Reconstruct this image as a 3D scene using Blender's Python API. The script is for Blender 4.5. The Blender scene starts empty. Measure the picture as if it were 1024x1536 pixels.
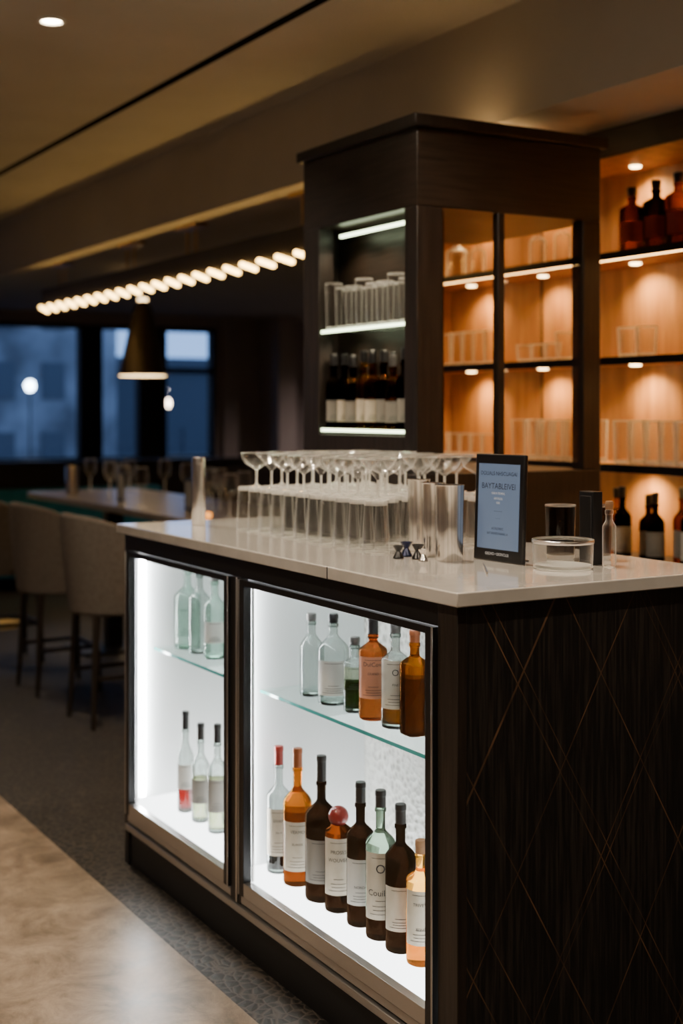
import bpy, math, random
from mathutils import Vector
random.seed(7)
S = bpy.context.scene
COL = S.collection
pi = math.pi

# ------------------------------------------------------------------ materials
def nodes_of(m):
    m.use_nodes = True
    nt = m.node_tree
    return nt, nt.nodes, nt.links

def mat(name, color, rough=0.5, metal=0.0, emis=None, estr=0.0, coat=0.0, spec=0.5):
    m = bpy.data.materials.new(name)
    nt, N, L = nodes_of(m)
    b = N['Principled BSDF']
    b.inputs['Base Color'].default_value = (*color, 1)
    b.inputs['Roughness'].default_value = rough
    b.inputs['Metallic'].default_value = metal
    b.inputs['Specular IOR Level'].default_value = spec
    b.inputs['Coat Weight'].default_value = coat
    if emis:
        b.inputs['Emission Color'].default_value = (*emis, 1)
        b.inputs['Emission Strength'].default_value = estr
    return m

def noise_mat(name, c1, c2, scale=(5, 5, 5), nscale=3.0, rough=0.5, bump=0.0, detail=6, metal=0.0, coat=0.0, lo=0.35, hi=0.65, spec=0.5):
    m = mat(name, c1, rough, metal, coat=coat, spec=spec)
    nt, N, L = nodes_of(m)
    b = N['Principled BSDF']
    tc = N.new('ShaderNodeTexCoord'); mp = N.new('ShaderNodeMapping')
    mp.inputs['Scale'].default_value = scale
    nz = N.new('ShaderNodeTexNoise'); nz.inputs['Scale'].default_value = nscale
    nz.inputs['Detail'].default_value = detail
    cr = N.new('ShaderNodeValToRGB')
    cr.color_ramp.elements[0].position = lo; cr.color_ramp.elements[0].color = (*c1, 1)
    cr.color_ramp.elements[1].position = hi; cr.color_ramp.elements[1].color = (*c2, 1)
    L.new(tc.outputs['Object'], mp.inputs['Vector']); L.new(mp.outputs['Vector'], nz.inputs['Vector'])
    L.new(nz.outputs['Fac'], cr.inputs['Fac']); L.new(cr.outputs['Color'], b.inputs['Base Color'])
    if bump:
        bp = N.new('ShaderNodeBump'); bp.inputs['Strength'].default_value = bump; bp.inputs['Distance'].default_value = 0.01
        L.new(nz.outputs['Fac'], bp.inputs['Height']); L.new(bp.outputs['Normal'], b.inputs['Normal'])
    return m

def emit(name, color, s):
    m = bpy.data.materials.new(name)
    nt, N, L = nodes_of(m)
    N.clear()
    o = N.new('ShaderNodeOutputMaterial'); e = N.new('ShaderNodeEmission')
    e.inputs['Color'].default_value = (*color, 1); e.inputs['Strength'].default_value = s
    L.new(e.outputs[0], o.inputs[0])
    return m

def glass(name, color=(1, 1, 1), rough=0.0, ior=1.45, thru=0.3, thrucol=None, absorb=None, glint=0.0):
    m = bpy.data.materials.new(name)
    nt, N, L = nodes_of(m)
    N.clear()
    o = N.new('ShaderNodeOutputMaterial'); g = N.new('ShaderNodeBsdfGlass')
    g.inputs['Color'].default_value = (*color, 1); g.inputs['Roughness'].default_value = rough
    g.inputs['IOR'].default_value = ior
    t = N.new('ShaderNodeBsdfTransparent'); t.inputs['Color'].default_value = (*(thrucol or color), 1)
    mx = N.new('ShaderNodeMixShader'); mx.inputs[0].default_value = thru
    L.new(g.outputs[0], mx.inputs[1]); L.new(t.outputs[0], mx.inputs[2])
    out = mx.outputs[0]
    if glint:  # white mixed in to stand for highlights on the glass
        d = N.new('ShaderNodeBsdfDiffuse'); d.inputs['Color'].default_value = (.97, .96, .93, 1)
        tr = N.new('ShaderNodeBsdfTranslucent'); tr.inputs['Color'].default_value = (.97, .96, .93, 1)
        m1 = N.new('ShaderNodeMixShader'); m1.inputs[0].default_value = .5
        L.new(d.outputs[0], m1.inputs[1]); L.new(tr.outputs[0], m1.inputs[2])
        m2 = N.new('ShaderNodeMixShader'); m2.inputs[0].default_value = glint
        L.new(out, m2.inputs[1]); L.new(m1.outputs[0], m2.inputs[2]); out = m2.outputs[0]
    L.new(out, o.inputs[0])
    if absorb:
        va = N.new('ShaderNodeVolumeAbsorption'); va.inputs['Color'].default_value = (*absorb[0], 1); va.inputs['Density'].default_value = absorb[1]
        L.new(va.outputs[0], o.inputs['Volume'])
    return m

def thin_glass(name, rough=0.08, tint=(.985, .99, .985), edge_glint=.35, base=0.05, hp=2.5):
    """thin-walled glassware: straight-through transmission, edge reflection, white mixed into the edges as painted glints"""
    m = bpy.data.materials.new(name)
    nt, N, L = nodes_of(m)
    N.clear()
    def M(op, a, c):
        n = N.new('ShaderNodeMath'); n.operation = op
        L.new(a, n.inputs[0]); n.inputs[1].default_value = c
        return n.outputs[0]
    o = N.new('ShaderNodeOutputMaterial')
    t = N.new('ShaderNodeBsdfTransparent'); t.inputs['Color'].default_value = (*tint, 1)
    g = N.new('ShaderNodeBsdfGlossy'); g.inputs['Roughness'].default_value = rough; g.inputs['Color'].default_value = (1, 1, 1, 1)
    lw = N.new('ShaderNodeLayerWeight'); lw.inputs['Blend'].default_value = .5
    f = lw.outputs['Facing']
    k1 = M('ADD', M('MULTIPLY', M('POWER', f, 4.0), .75), base)
    mx = N.new('ShaderNodeMixShader')
    L.new(k1, mx.inputs[0]); L.new(t.outputs[0], mx.inputs[1]); L.new(g.outputs[0], mx.inputs[2])
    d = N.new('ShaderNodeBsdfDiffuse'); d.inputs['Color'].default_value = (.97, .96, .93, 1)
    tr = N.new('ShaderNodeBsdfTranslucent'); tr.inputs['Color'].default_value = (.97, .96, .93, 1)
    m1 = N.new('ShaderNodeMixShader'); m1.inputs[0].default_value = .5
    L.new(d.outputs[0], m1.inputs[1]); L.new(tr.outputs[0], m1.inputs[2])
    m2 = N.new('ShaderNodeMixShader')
    k2 = M('MULTIPLY', M('POWER', f, hp), edge_glint)  # white painted in at grazing edges for bright outlines
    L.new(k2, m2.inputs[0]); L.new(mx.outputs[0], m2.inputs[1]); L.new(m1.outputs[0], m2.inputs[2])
    L.new(m2.outputs[0], o.inputs[0])
    return m

def pane(name, tint=(1, 1, 1), gloss=0.08):
    m = bpy.data.materials.new(name)
    nt, N, L = nodes_of(m)
    N.clear()
    o = N.new('ShaderNodeOutputMaterial')
    t = N.new('ShaderNodeBsdfTransparent'); t.inputs['Color'].default_value = (*tint, 1)
    g = N.new('ShaderNodeBsdfGlossy'); g.inputs['Roughness'].default_value = 0.02
    mx = N.new('ShaderNodeMixShader'); mx.inputs[0].default_value = gloss
    L.new(t.outputs[0], mx.inputs[1]); L.new(g.outputs[0], mx.inputs[2]); L.new(mx.outputs[0], o.inputs[0])
    return m

M_ceil = noise_mat('plaster', (0.44, 0.40, 0.34), (0.48, 0.44, 0.38), (1, 1, 1), 2, 0.9)
M_wall = noise_mat('wall_paint', (0.34, 0.29, 0.28), (0.38, 0.33, 0.32), (1, 1, 1), 2, 0.9)
M_black = mat('black_metal', (0.012, 0.011, 0.011), 0.4, 0.3)
M_matte = mat('matte_black', (0.008, 0.007, 0.006), 1.0, 0.0, spec=0.0)
M_dark = noise_mat('dark_stained_wood', (0.010, 0.007, 0.005), (0.021, 0.014, 0.010), (18, 18, 1.2), 4, 0.42, 0.15)
M_darkh = noise_mat('dark_wood_horizontal', (0.012, 0.008, 0.005), (0.026, 0.017, 0.012), (2, 2, 30), 3, 0.4, 0.12)
M_amber = noise_mat('oak_panel', (0.29, 0.135, 0.045), (0.47, 0.24, 0.09), (6, 6, 0.8), 3, 0.45, 0.05)
M_quartz = noise_mat('quartz_top', (0.50, 0.47, 0.43), (0.60, 0.565, 0.52), (1, 1, 1), 9, 0.12, 0.0, coat=0.5)
M_silver = mat('brushed_aluminium', (0.48, 0.46, 0.44), 0.3, 0.9)
M_steel = noise_mat('stainless_steel', (0.62, 0.58, 0.54), (0.92, 0.88, 0.83), (70, 70, 0.5), 3, 0.22, 0.0, metal=1.0)
M_chrome = mat('chrome', (0.80, 0.77, 0.75), 0.27, 1.0)
M_white = mat('white_laminate', (0.76, 0.78, 0.78), 0.5)
M_floorglow = emit('glowing_floor_fill', (0.97, 0.99, 1.0), 6.5)  # floor given its own glow, added to brighten the case
M_led = emit('led_white', (0.97, 0.99, 1.0), 95)
M_ledtop = emit('led_white_soft', (0.97, 0.99, 1.0), 18)
M_ledcool = emit('led_shelf_edge', (0.85, 1.0, 0.62), 8.0)
M_ledwarm = emit('led_warm', (1.0, 0.55, 0.18), 18)
M_bulb = emit('filament_bulb', (1.0, 0.60, 0.17), 16)
M_down = emit('downlight_lens', (1.0, 0.80, 0.52), 60)
M_glass = thin_glass('clear_glass', edge_glint=.42)
M_glassb = thin_glass('shelf_glassware', edge_glint=.95, base=.08, hp=1.5)
M_rim = glass('glass_rim', (0.985, 1.0, 0.99), rough=.08, thru=0.25, glint=0.50)  # whitened so rims and bases carry painted bright outlines
M_bglass = glass('bottle_glass', (0.98, 0.99, 0.985), rough=.02, thru=0.08, absorb=((0.42, 0.50, 0.46), 170))
M_bthin = thin_glass('thin_bottle_glass', .05, edge_glint=.8, hp=1.8)
M_ggreen = glass('pale_green_glass', (0.95, 0.99, 0.97), thru=0.1, absorb=((0.35, 0.62, 0.50), 90))
M_gdark = glass('dark_wine_glass', (0.065, 0.036, 0.019), rough=.05, thru=0.03, thrucol=(0.04, 0.024, 0.014))
M_gbrown = glass('brown_liquid', (0.28, 0.115, 0.034), rough=.04, thru=0.06)
M_gamber = glass('amber_spirit', (0.62, 0.31, 0.085), rough=.03, thru=0.1)
M_gorange = glass('orange_spirit', (0.62, 0.29, 0.13), rough=.03, thru=0.1)
M_gred = glass('red_spirit', (0.5, 0.06, 0.04), thru=0.1)
M_gyel = glass('gold_spirit', (0.85, 0.58, 0.22), thru=0.1)
M_golive = glass('olive_liquid', (0.78, 0.78, 0.62), thru=0.1)
M_gneckgreen = glass('green_neck_glass', (0.42, 0.50, 0.42), rough=.03, thru=0.1)
M_gdgreen = glass('dark_green_liquid', (0.10, 0.20, 0.05), thru=0.05)
M_shelfglass = glass('shelf_glass', (0.93, 0.985, 0.97), thru=0.75)
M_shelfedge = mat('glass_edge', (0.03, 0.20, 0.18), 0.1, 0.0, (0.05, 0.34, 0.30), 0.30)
M_pane = pane('door_glass', (0.97, 0.98, 0.98), 0.03)
M_panet = pane('tower_glass', (0.94, 0.92, 0.90), 0.05)
M_win = pane('window_glass', (0.9, 0.93, 1.0), 0.05)
M_label = noise_mat('cream_label', (0.52, 0.45, 0.34), (0.60, 0.53, 0.42), (1, 1, 1), 30, 0.7)
M_labelw = mat('white_label', (0.60, 0.58, 0.53), 0.7)
M_labelk = mat('grey_label', (0.24, 0.22, 0.19), 0.7)
M_labelp = mat('peach_label', (0.60, 0.24, 0.13), 0.6)
M_labelr = mat('red_label', (0.4, 0.05, 0.05), 0.6)
M_ink = mat('ink', (0.03, 0.03, 0.035), 0.7)
M_capk = mat('black_cap', (0.012, 0.012, 0.013), 0.3)
M_capr = mat('red_capsule', (0.26, 0.022, 0.016), 0.3)
M_capo = mat('copper_capsule', (0.30, 0.085, 0.03), 0.3, 0.3)
M_capg = mat('grey_capsule', (0.14, 0.135, 0.13), 0.35, 0.5)
M_cork = mat('cork', (0.34, 0.18, 0.09), 0.8)
M_fab = noise_mat('chair_fabric', (0.105, 0.086, 0.070), (0.14, 0.117, 0.095), (1, 1, 1), 60, 0.9, 0.3)
M_teal = noise_mat('teal_upholstery', (0.012, 0.17, 0.25), (0.02, 0.24, 0.33), (1, 1, 1), 20, 0.8)
M_table = noise_mat('table_top', (0.14, 0.112, 0.092), (0.18, 0.15, 0.12), (1, 6, 1), 3, 0.3)
M_yellow = mat('light_table_top', (0.75, 0.55, 0.22), 0.4)
M_brass = mat('brass', (0.55, 0.36, 0.16), 0.3, 1.0)

def floor_mat():
    m = mat('limestone_floor', (0.5, 0.4, 0.3), 0.38)
    nt, N, L = nodes_of(m); b = N['Principled BSDF']
    tc = N.new('ShaderNodeTexCoord')
    n1 = N.new('ShaderNodeTexNoise'); n1.inputs['Scale'].default_value = 7; n1.inputs['Detail'].default_value = 12
    n1.inputs['Roughness'].default_value = 0.8; n1.inputs['Distortion'].default_value = 0.5
    cr = N.new('ShaderNodeValToRGB')
    cr.color_ramp.elements[0].position = 0.38; cr.color_ramp.elements[0].color = (0.105, 0.076, 0.052, 1)
    cr.color_ramp.elements[1].position = 0.61; cr.color_ramp.elements[1].color = (0.29, 0.215, 0.152, 1)
    L.new(tc.outputs['Object'], n1.inputs['Vector']); L.new(n1.outputs['Fac'], cr.inputs['Fac'])
    L.new(cr.outputs['Color'], b.inputs['Base Color'])
    r = N.new('ShaderNodeMapRange'); r.inputs[3].default_value = 0.22; r.inputs[4].default_value = 0.5
    L.new(n1.outputs['Fac'], r.inputs[0]); L.new(r.outputs[0], b.inputs['Roughness'])
    return m
def mosaic_mat():
    m = mat('pebble_mosaic', (0.03, 0.026, 0.022), 0.55)
    nt, N, L = nodes_of(m); b = N['Principled BSDF']
    tc = N.new('ShaderNodeTexCoord')
    v = N.new('ShaderNodeTexVoronoi'); v.feature = 'DISTANCE_TO_EDGE'; v.inputs['Scale'].default_value = 34
    cr = N.new('ShaderNodeValToRGB')
    cr.color_ramp.elements[0].position = 0.03; cr.color_ramp.elements[0].color = (0.055, 0.044, 0.035, 1)
    cr.color_ramp.elements[1].position = 0.11; cr.color_ramp.elements[1].color = (0.006, 0.005, 0.0045, 1)
    L.new(tc.outputs['Object'], v.inputs['Vector']); L.new(v.outputs['Distance'], cr.inputs['Fac'])
    L.new(cr.outputs['Color'], b.inputs['Base Color'])
    bp = N.new('ShaderNodeBump'); bp.inputs['Strength'].default_value = 0.6; bp.inputs['Distance'].default_value = 0.004
    L.new(v.outputs['Distance'], bp.inputs['Height']); L.new(bp.outputs['Normal'], b.inputs['Normal'])
    return m
M_floor = floor_mat(); M_mosaic = mosaic_mat()

# bubbled acrylic rear panel, with a slight glow added to it
def rear_glow_mat():
    m = mat('bubbled_acrylic', (0.58, 0.59, 0.57), 0.3)
    nt, N, L = nodes_of(m); b = N['Principled BSDF']
    tc = N.new('ShaderNodeTexCoord')
    v = N.new('ShaderNodeTexVoronoi'); v.inputs['Scale'].default_value = 55; v.feature = 'F1'
    n = N.new('ShaderNodeTexNoise'); n.inputs['Scale'].default_value = 4; n.inputs['Detail'].default_value = 3
    L.new(tc.outputs['Object'], v.inputs['Vector']); L.new(tc.outputs['Object'], n.inputs['Vector'])
    r1 = N.new('ShaderNodeMapRange'); r1.inputs[1].default_value = 0.1; r1.inputs[2].default_value = 0.6; r1.inputs[3].default_value = 1.0; r1.inputs[4].default_value = 0.0
    L.new(v.outputs['Distance'], r1.inputs[0])
    r2 = N.new('ShaderNodeMapRange'); r2.inputs[1].default_value = 0.38; r2.inputs[2].default_value = 0.58; r2.inputs[3].default_value = 0.0; r2.inputs[4].default_value = 1.0
    L.new(n.outputs['Fac'], r2.inputs[0])
    mu = N.new('ShaderNodeMath'); mu.operation = 'MULTIPLY'; L.new(r1.outputs[0], mu.inputs[0]); L.new(r2.outputs[0], mu.inputs[1])
    mx = N.new('ShaderNodeMix'); mx.data_type = 'RGBA'
    mx.inputs['A'].default_value = (0.54, 0.54, 0.50, 1); mx.inputs['B'].default_value = (0.17, 0.16, 0.13, 1)
    L.new(mu.outputs[0], mx.inputs['Factor']); L.new(mx.outputs['Result'], b.inputs['Base Color'])
    b.inputs['Emission Color'].default_value = (0.97, 0.99, 0.96, 1)
    b.inputs['Emission Strength'].default_value = 0.1
    bp = N.new('ShaderNodeBump'); bp.inputs['Strength'].default_value = 0.9; bp.inputs['Distance'].default_value = 0.008
    L.new(v.outputs['Distance'], bp.inputs['Height']); L.new(bp.outputs['Normal'], b.inputs['Normal'])
    return m
M_rearglow = rear_glow_mat()

# dark end panel with diagonal bronze inlay
def inlay_mat():
    m = mat('inlaid_dark_wood', (0.02, 0.015, 0.012), 0.45)
    nt, N, L = nodes_of(m); b = N['Principled BSDF']
    tc = N.new('ShaderNodeTexCoord'); sp = N.new('ShaderNodeSeparateXYZ')
    L.new(tc.outputs['Object'], sp.inputs[0])
    def M(op, a, c=None):
        n = N.new('ShaderNodeMath'); n.operation = op
        if hasattr(a, 'is_linked'): L.new(a, n.inputs[0])
        else: n.inputs[0].default_value = a
        if c is not None:
            if hasattr(c, 'is_linked'): L.new(c, n.inputs[1])
            else: n.inputs[1].default_value = c
        return n.outputs[0]
    xs = M('MULTIPLY', sp.outputs[0], 1.75)
    out = None
    for (op, per, off, wd) in (('ADD', 0.40, 0.11, .0028), ('SUBTRACT', 0.40, 0.30, .0028), ('ADD', 0.71, 0.52, .0022), ('SUBTRACT', 0.83, 0.05, .0022)):
        s = M(op, xs, sp.outputs[2])
        s = M('ADD', s, off + 10 * per)
        fr = M('FRACT', M('DIVIDE', s, per))
        d = M('ABSOLUTE', M('SUBTRACT', fr, 0.5))
        k = M('LESS_THAN', d, wd / per)
        out = k if out is None else M('MAXIMUM', out, k)
    mp = N.new('ShaderNodeMapping'); mp.inputs['Scale'].default_value = (60, 60, 2.5)
    L.new(tc.outputs['Object'], mp.inputs['Vector'])
    nz = N.new('ShaderNodeTexNoise'); nz.inputs['Scale'].default_value = 2.5; nz.inputs['Detail'].default_value = 5
    L.new(mp.outputs[0], nz.inputs['Vector'])
    cr = N.new('ShaderNodeValToRGB')
    cr.color_ramp.elements[0].position = 0.45; cr.color_ramp.elements[0].color = (0.006, 0.005, 0.0045, 1)
    cr.color_ramp.elements[1].position = 0.76; cr.color_ramp.elements[1].color = (0.032, 0.025, 0.020, 1)
    L.new(nz.outputs['Fac'], cr.inputs['Fac'])
    n2 = N.new('ShaderNodeTexNoise'); n2.inputs['Scale'].default_value = 4.5
    L.new(tc.outputs['Object'], n2.inputs['Vector'])
    n2r = N.new('ShaderNodeMapRange'); n2r.inputs[1].default_value = 0.46; n2r.inputs[2].default_value = 0.66
    n2r.inputs[3].default_value = 0.20; n2r.inputs[4].default_value = 0.95
    L.new(n2.outputs['Fac'], n2r.inputs[0])
    fac = M('MULTIPLY', out, n2r.outputs[0])
    mx = N.new('ShaderNodeMix'); mx.data_type = 'RGBA'
    L.new(fac, mx.inputs['Factor']); L.new(cr.outputs['Color'], mx.inputs['A'])
    mx.inputs['B'].default_value = (0.19, 0.098, 0.047, 1)
    L.new(mx.outputs['Result'], b.inputs['Base Color'])
    bp = N.new('ShaderNodeBump'); bp.inputs['Strength'].default_value = 0.35; bp.inputs['Distance'].default_value = 0.004
    L.new(nz.outputs['Fac'], bp.inputs['Height']); L.new(bp.outputs['Normal'], b.inputs['Normal'])
    return m
M_inlay = inlay_mat()

# ------------------------------------------------------------------ mesh builder
class MB:
    def __init__(s): s.v = []; s.f = []; s.m = []
    def quad(s, pts, mi=0):
        b = len(s.v); s.v += [tuple(p) for p in pts]; s.f.append(tuple(range(b, b + len(pts)))); s.m.append(mi)
    def box(s, x0, x1, y0, y1, z0, z1, mi=0):
        b = len(s.v)
        s.v += [(x0, y0, z0), (x1, y0, z0), (x1, y1, z0), (x0, y1, z0), (x0, y0, z1), (x1, y0, z1), (x1, y1, z1), (x0, y1, z1)]
        for f in ((0, 3, 2, 1), (4, 5, 6, 7), (0, 1, 5, 4), (1, 2, 6, 5), (2, 3, 7, 6), (3, 0, 4, 7)):
            s.f.append(tuple(b + i for i in f)); s.m.append(mi)
    def lathe(s, prof, c=(0, 0, 0), mi=0, seg=24, a0=0.0, a1=2 * pi, sq=0.0, sqr=0.0):
        """prof: (r,z[,mat]) ; sq>0 -> rounded-square section for radii > sqr"""
        full = abs(a1 - a0 - 2 * pi) < 1e-6
        n = seg if full else seg + 1
        rings = []
        for p in prof:
            r, z = p[0], p[1]
            if r < 1e-6:
                s.v.append((c[0], c[1], c[2] + z)); rings.append([len(s.v) - 1])
            else:
                ring = []
                for i in range(n):
                    a = a0 + (a1 - a0) * i / seg
                    rr = r
                    if sq and r > sqr:
                        e = 2 + sq * 6 * min(1, (r - sqr) / max(1e-6, sqr * 0.5))
                        ca, sa = abs(math.cos(a)), abs(math.sin(a))
                        rr = r * 0.93 / ((ca ** e + sa ** e) ** (1 / e))
                    s.v.append((c[0] + rr * math.cos(a), c[1] + rr * math.sin(a), c[2] + z)); ring.append(len(s.v) - 1)
                rings.append(ring)
        for k in range(len(rings) - 1):
            A, B = rings[k], rings[k + 1]
            mm = prof[k + 1][2] if len(prof[k + 1]) > 2 else mi
            for i in range(seg):
                j = (i + 1) % n if full else i + 1
                if len(A) == 1 and len(B) == 1: break
                if len(A) == 1: s.f.append((A[0], B[j], B[i]))
                elif len(B) == 1: s.f.append((A[i], A[j], B[0]))
                else: s.f.append((A[i], A[j], B[j], B[i]))
                s.m.append(mm)
    def tube(s, p0, p1, r0, r1=None, mi=0, seg=10):
        r1 = r0 if r1 is None else r1
        p0 = Vector(p0); p1 = Vector(p1); d = (p1 - p0).normalized()
        u = d.orthogonal().normalized(); w = d.cross(u)
        b = len(s.v)
        for p, r in ((p0, r0), (p1, r1)):
            for i in range(seg):
                a = 2 * pi * i / seg
                s.v.append(tuple(p + u * (r * math.cos(a)) + w * (r * math.sin(a))))
        for i in range(seg):
            j = (i + 1) % seg
            s.f.append((b + i, b + j, b + seg + j, b + seg + i)); s.m.append(mi)
        s.f.append(tuple(b + i for i in reversed(range(seg)))); s.m.append(mi)
        s.f.append(tuple(b + seg + i for i in range(seg))); s.m.append(mi)
    def capsule(s, p0, p1, r, mi=0, seg=12):
        p0 = Vector(p0); p1 = Vector(p1); d = (p1 - p0).normalized()
        u = d.orthogonal().normalized(); w = d.cross(u)
        st = []
        for k in range(0, 5):
            t = k / 4 * pi / 2; st.append((p0 - d * (r * math.cos(t)), r * math.sin(t)))
        for k in range(0, 5):
            t = k / 4 * pi / 2; st.append((p1 + d * (r * math.sin(t)), r * math.cos(t)))
        rings = []
        for p, rr in st:
            rr = max(rr, 1e-4); ring = []
            for i in range(seg):
                a = 2 * pi * i / seg; s.v.append(tuple(p + u * (rr * math.cos(a)) + w * (rr * math.sin(a)))); ring.append(len(s.v) - 1)
            rings.append(ring)
        for k in range(len(rings) - 1):
            for i in range(seg):
                j = (i + 1) % seg
                s.f.append((rings[k][i], rings[k][j], rings[k + 1][j], rings[k + 1][i])); s.m.append(mi)
    def build(s, name, mats, parent=None, bevel=0.0, sharp=35, smooth=True):
        xs = [v[0] for v in s.v]; ys = [v[1] for v in s.v]; zs = [v[2] for v in s.v]
        o = Vector(((min(xs) + max(xs)) / 2, (min(ys) + max(ys)) / 2, min(zs)))
        me = bpy.data.meshes.new(name)
        me.from_pydata([tuple(Vector(v) - o) for v in s.v], [], s.f)
        for m in mats: me.materials.append(m)
        me.polygons.foreach_set('material_index', s.m)
        me.polygons.foreach_set('use_smooth', [smooth] * len(s.f))
        me.update()
        if smooth: me.set_sharp_from_angle(angle=math.radians(sharp))
        ob = bpy.data.objects.new(name, me); COL.objects.link(ob); ob.location = o
        if parent:
            ob.parent = parent; ob.location = o - parent_world(parent)
        if bevel:
            bm = ob.modifiers.new('bevel', 'BEVEL'); bm.width = bevel; bm.segments = 2; bm.limit_method = 'ANGLE'
        return ob
def parent_world(p):
    loc = Vector(p.location)
    while p.parent: p = p.parent; loc += Vector(p.location)
    return loc
def empty(name, loc=(0, 0, 0)):
    e = bpy.data.objects.new(name, None); COL.objects.link(e); e.location = loc; e.empty_display_size = 0.05
    return e
def light(name, kind, loc, energy, color, parent=None, rot=(0, 0, 0), **kw):
    d = bpy.data.lights.new(name, kind); d.energy = energy; d.color = color
    for k, v in kw.items(): setattr(d, k, v)
    o = bpy.data.objects.new(name, d); COL.objects.link(o); o.rotation_euler = rot
    o.location = Vector(loc) - (parent_world(parent) if parent else Vector((0, 0, 0)))
    if parent: o.parent = parent
    return o
def text_mesh(body, size, align='CENTER', extrude=0.0):
    c = bpy.data.curves.new('t', 'FONT'); c.body = body; c.size = size; c.align_x = align; c.align_y = 'CENTER'
    c.extrude = extrude; c.resolution_u = 3
    o = bpy.data.objects.new('t', c); COL.objects.link(o)
    dg = bpy.context.evaluated_depsgraph_get(); dg.update()
    me = bpy.data.meshes.new_from_object(o.evaluated_get(dg))
    bpy.data.objects.remove(o); bpy.data.curves.remove(c)
    return me
def flat_text(body, size, loc, rot, m, parent, name='lettering', shear=0):
    me = text_mesh(body, size); me.materials.clear(); me.materials.append(m)
    o = bpy.data.objects.new(name, me); COL.objects.link(o); o.rotation_euler = rot
    o.parent = parent; o.location = Vector(loc) - parent_world(parent)
    return o
def curved_text(body, size, cx, cy, z, R, phi, m, parent, name='lettering'):
    me = text_mesh(body, size); me.materials.clear(); me.materials.append(m)
    pw = parent_world(parent)
    for v in me.vertices:
        a = phi + v.co.x / R; zz = v.co.y
        v.co = Vector((cx + R * math.cos(a), cy + R * math.sin(a), z + zz)) - pw
    o = bpy.data.objects.new(name, me); COL.objects.link(o); o.parent = parent
    return o

# ------------------------------------------------------------------ room shell
XL, XR, YB, YW, XFAR = -3.0, 3.76, -2.0, 13.5, 9.0
ZC, ZC2, XBM = 2.9, 2.5, 2.89
b = MB()
b.quad([(XL, YB, 0), (1.44, YB, 0), (1.44, YW, 0), (XL, YW, 0)], 0)
b.quad([(1.44, YB, 0), (XFAR, YB, 0), (XFAR, YW, 0), (1.44, YW, 0)], 1)
b.build('floor', [M_floor, M_mosaic], smooth=False)
b = MB(); b.box(XL, XBM, YB, YW, ZC, ZC + 0.1); b.build('ceiling', [M_ceil], smooth=False)
b = MB(); b.box(XBM, XFAR, YB, YW, ZC2, ZC + 0.1); b.build('ceiling_soffit', [M_ceil], smooth=False)
b = MB(); b.box(2.262, 2.308, YB, YW, ZC - 0.002, ZC); b.build('slot_shade_strip', [M_matte], smooth=False)  # flat dark strip painted in for the shade of a ceiling slot
b = MB(); b.box(XL - 0.1, XL, YB, YW, 0, ZC); b.build('wall_left', [M_wall], smooth=False)
b = MB(); b.box(XL, XFAR, YB - 0.1, YB, 0, ZC); b.build('wall_back', [M_wall], smooth=False)
b = MB(); b.box(XR, XR + 0.1, YB, 6.0, 0, ZC2); b.build('wall_right', [M_wall], smooth=False)
b = MB(); b.box(XR + .1, XFAR, 5.9, 6.0, 0, ZC2); b.build('wall_return', [M_wall], smooth=False)
b = MB(); b.box(XFAR, XFAR + .1, 6.0, YW, 0, ZC2); b.build('wall_side', [M_wall], smooth=False)
wins = [(XL + 0.5, 0.4), (0.6, 2.7), (2.9, 4.74), (4.90, 5.40), (5.63, 6.26)]
ZS, ZT = 0.93, 2.37
b = MB()
b.box(XL, XFAR, YW, YW + .2, 0, ZS); b.box(XL, XBM, YW, YW + .2, ZT, ZC); b.box(XBM, XFAR, YW, YW + .2, ZT, ZC2)
xs = [XL] + [v for w in wins for v in w] + [XFAR]
for i in range(0, len(xs), 2):
    dark = 1 if (2.6 < xs[i] < 5.5) else 0
    b.box(xs[i], xs[i + 1], YW, YW + .2, ZS, ZT, dark)
b.build('wall_window', [M_wall, M_black], smooth=False)
for i, (x0, x1) in enumerate(wins):
    b = MB(); t = 0.045
    b.box(x0, x0 + t, YW - .03, YW + .1, ZS, ZT); b.box(x1 - t, x1, YW - .03, YW + .1, ZS, ZT)
    b.box(x0 + t, x1 - t, YW - .03, YW + .1, ZS, ZS + t); b.box(x0 + t, x1 - t, YW - .03, YW + .1, ZT - t, ZT)
    if i == 4: b.box(x0 + t, x1 - t, YW - .03, YW + .1, 1.87, 1.93)
    b.box(x0 + t, x1 - t, YW + .03, YW + .04, ZS + t, ZT - t, 1)
    b.build('window_%d' % (i + 1), [M_black, M_win], smooth=False)
b = MB(); b.box(6.80, 7.02, YW - .5, YW, 0, ZC2); b.build('trim_2', [M_wall], smooth=False)
b = MB(); b.box(6.34, 6.42, YW - .06, YW, 0, ZC2); b.build('trim_3', [M_wall], smooth=False)

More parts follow.
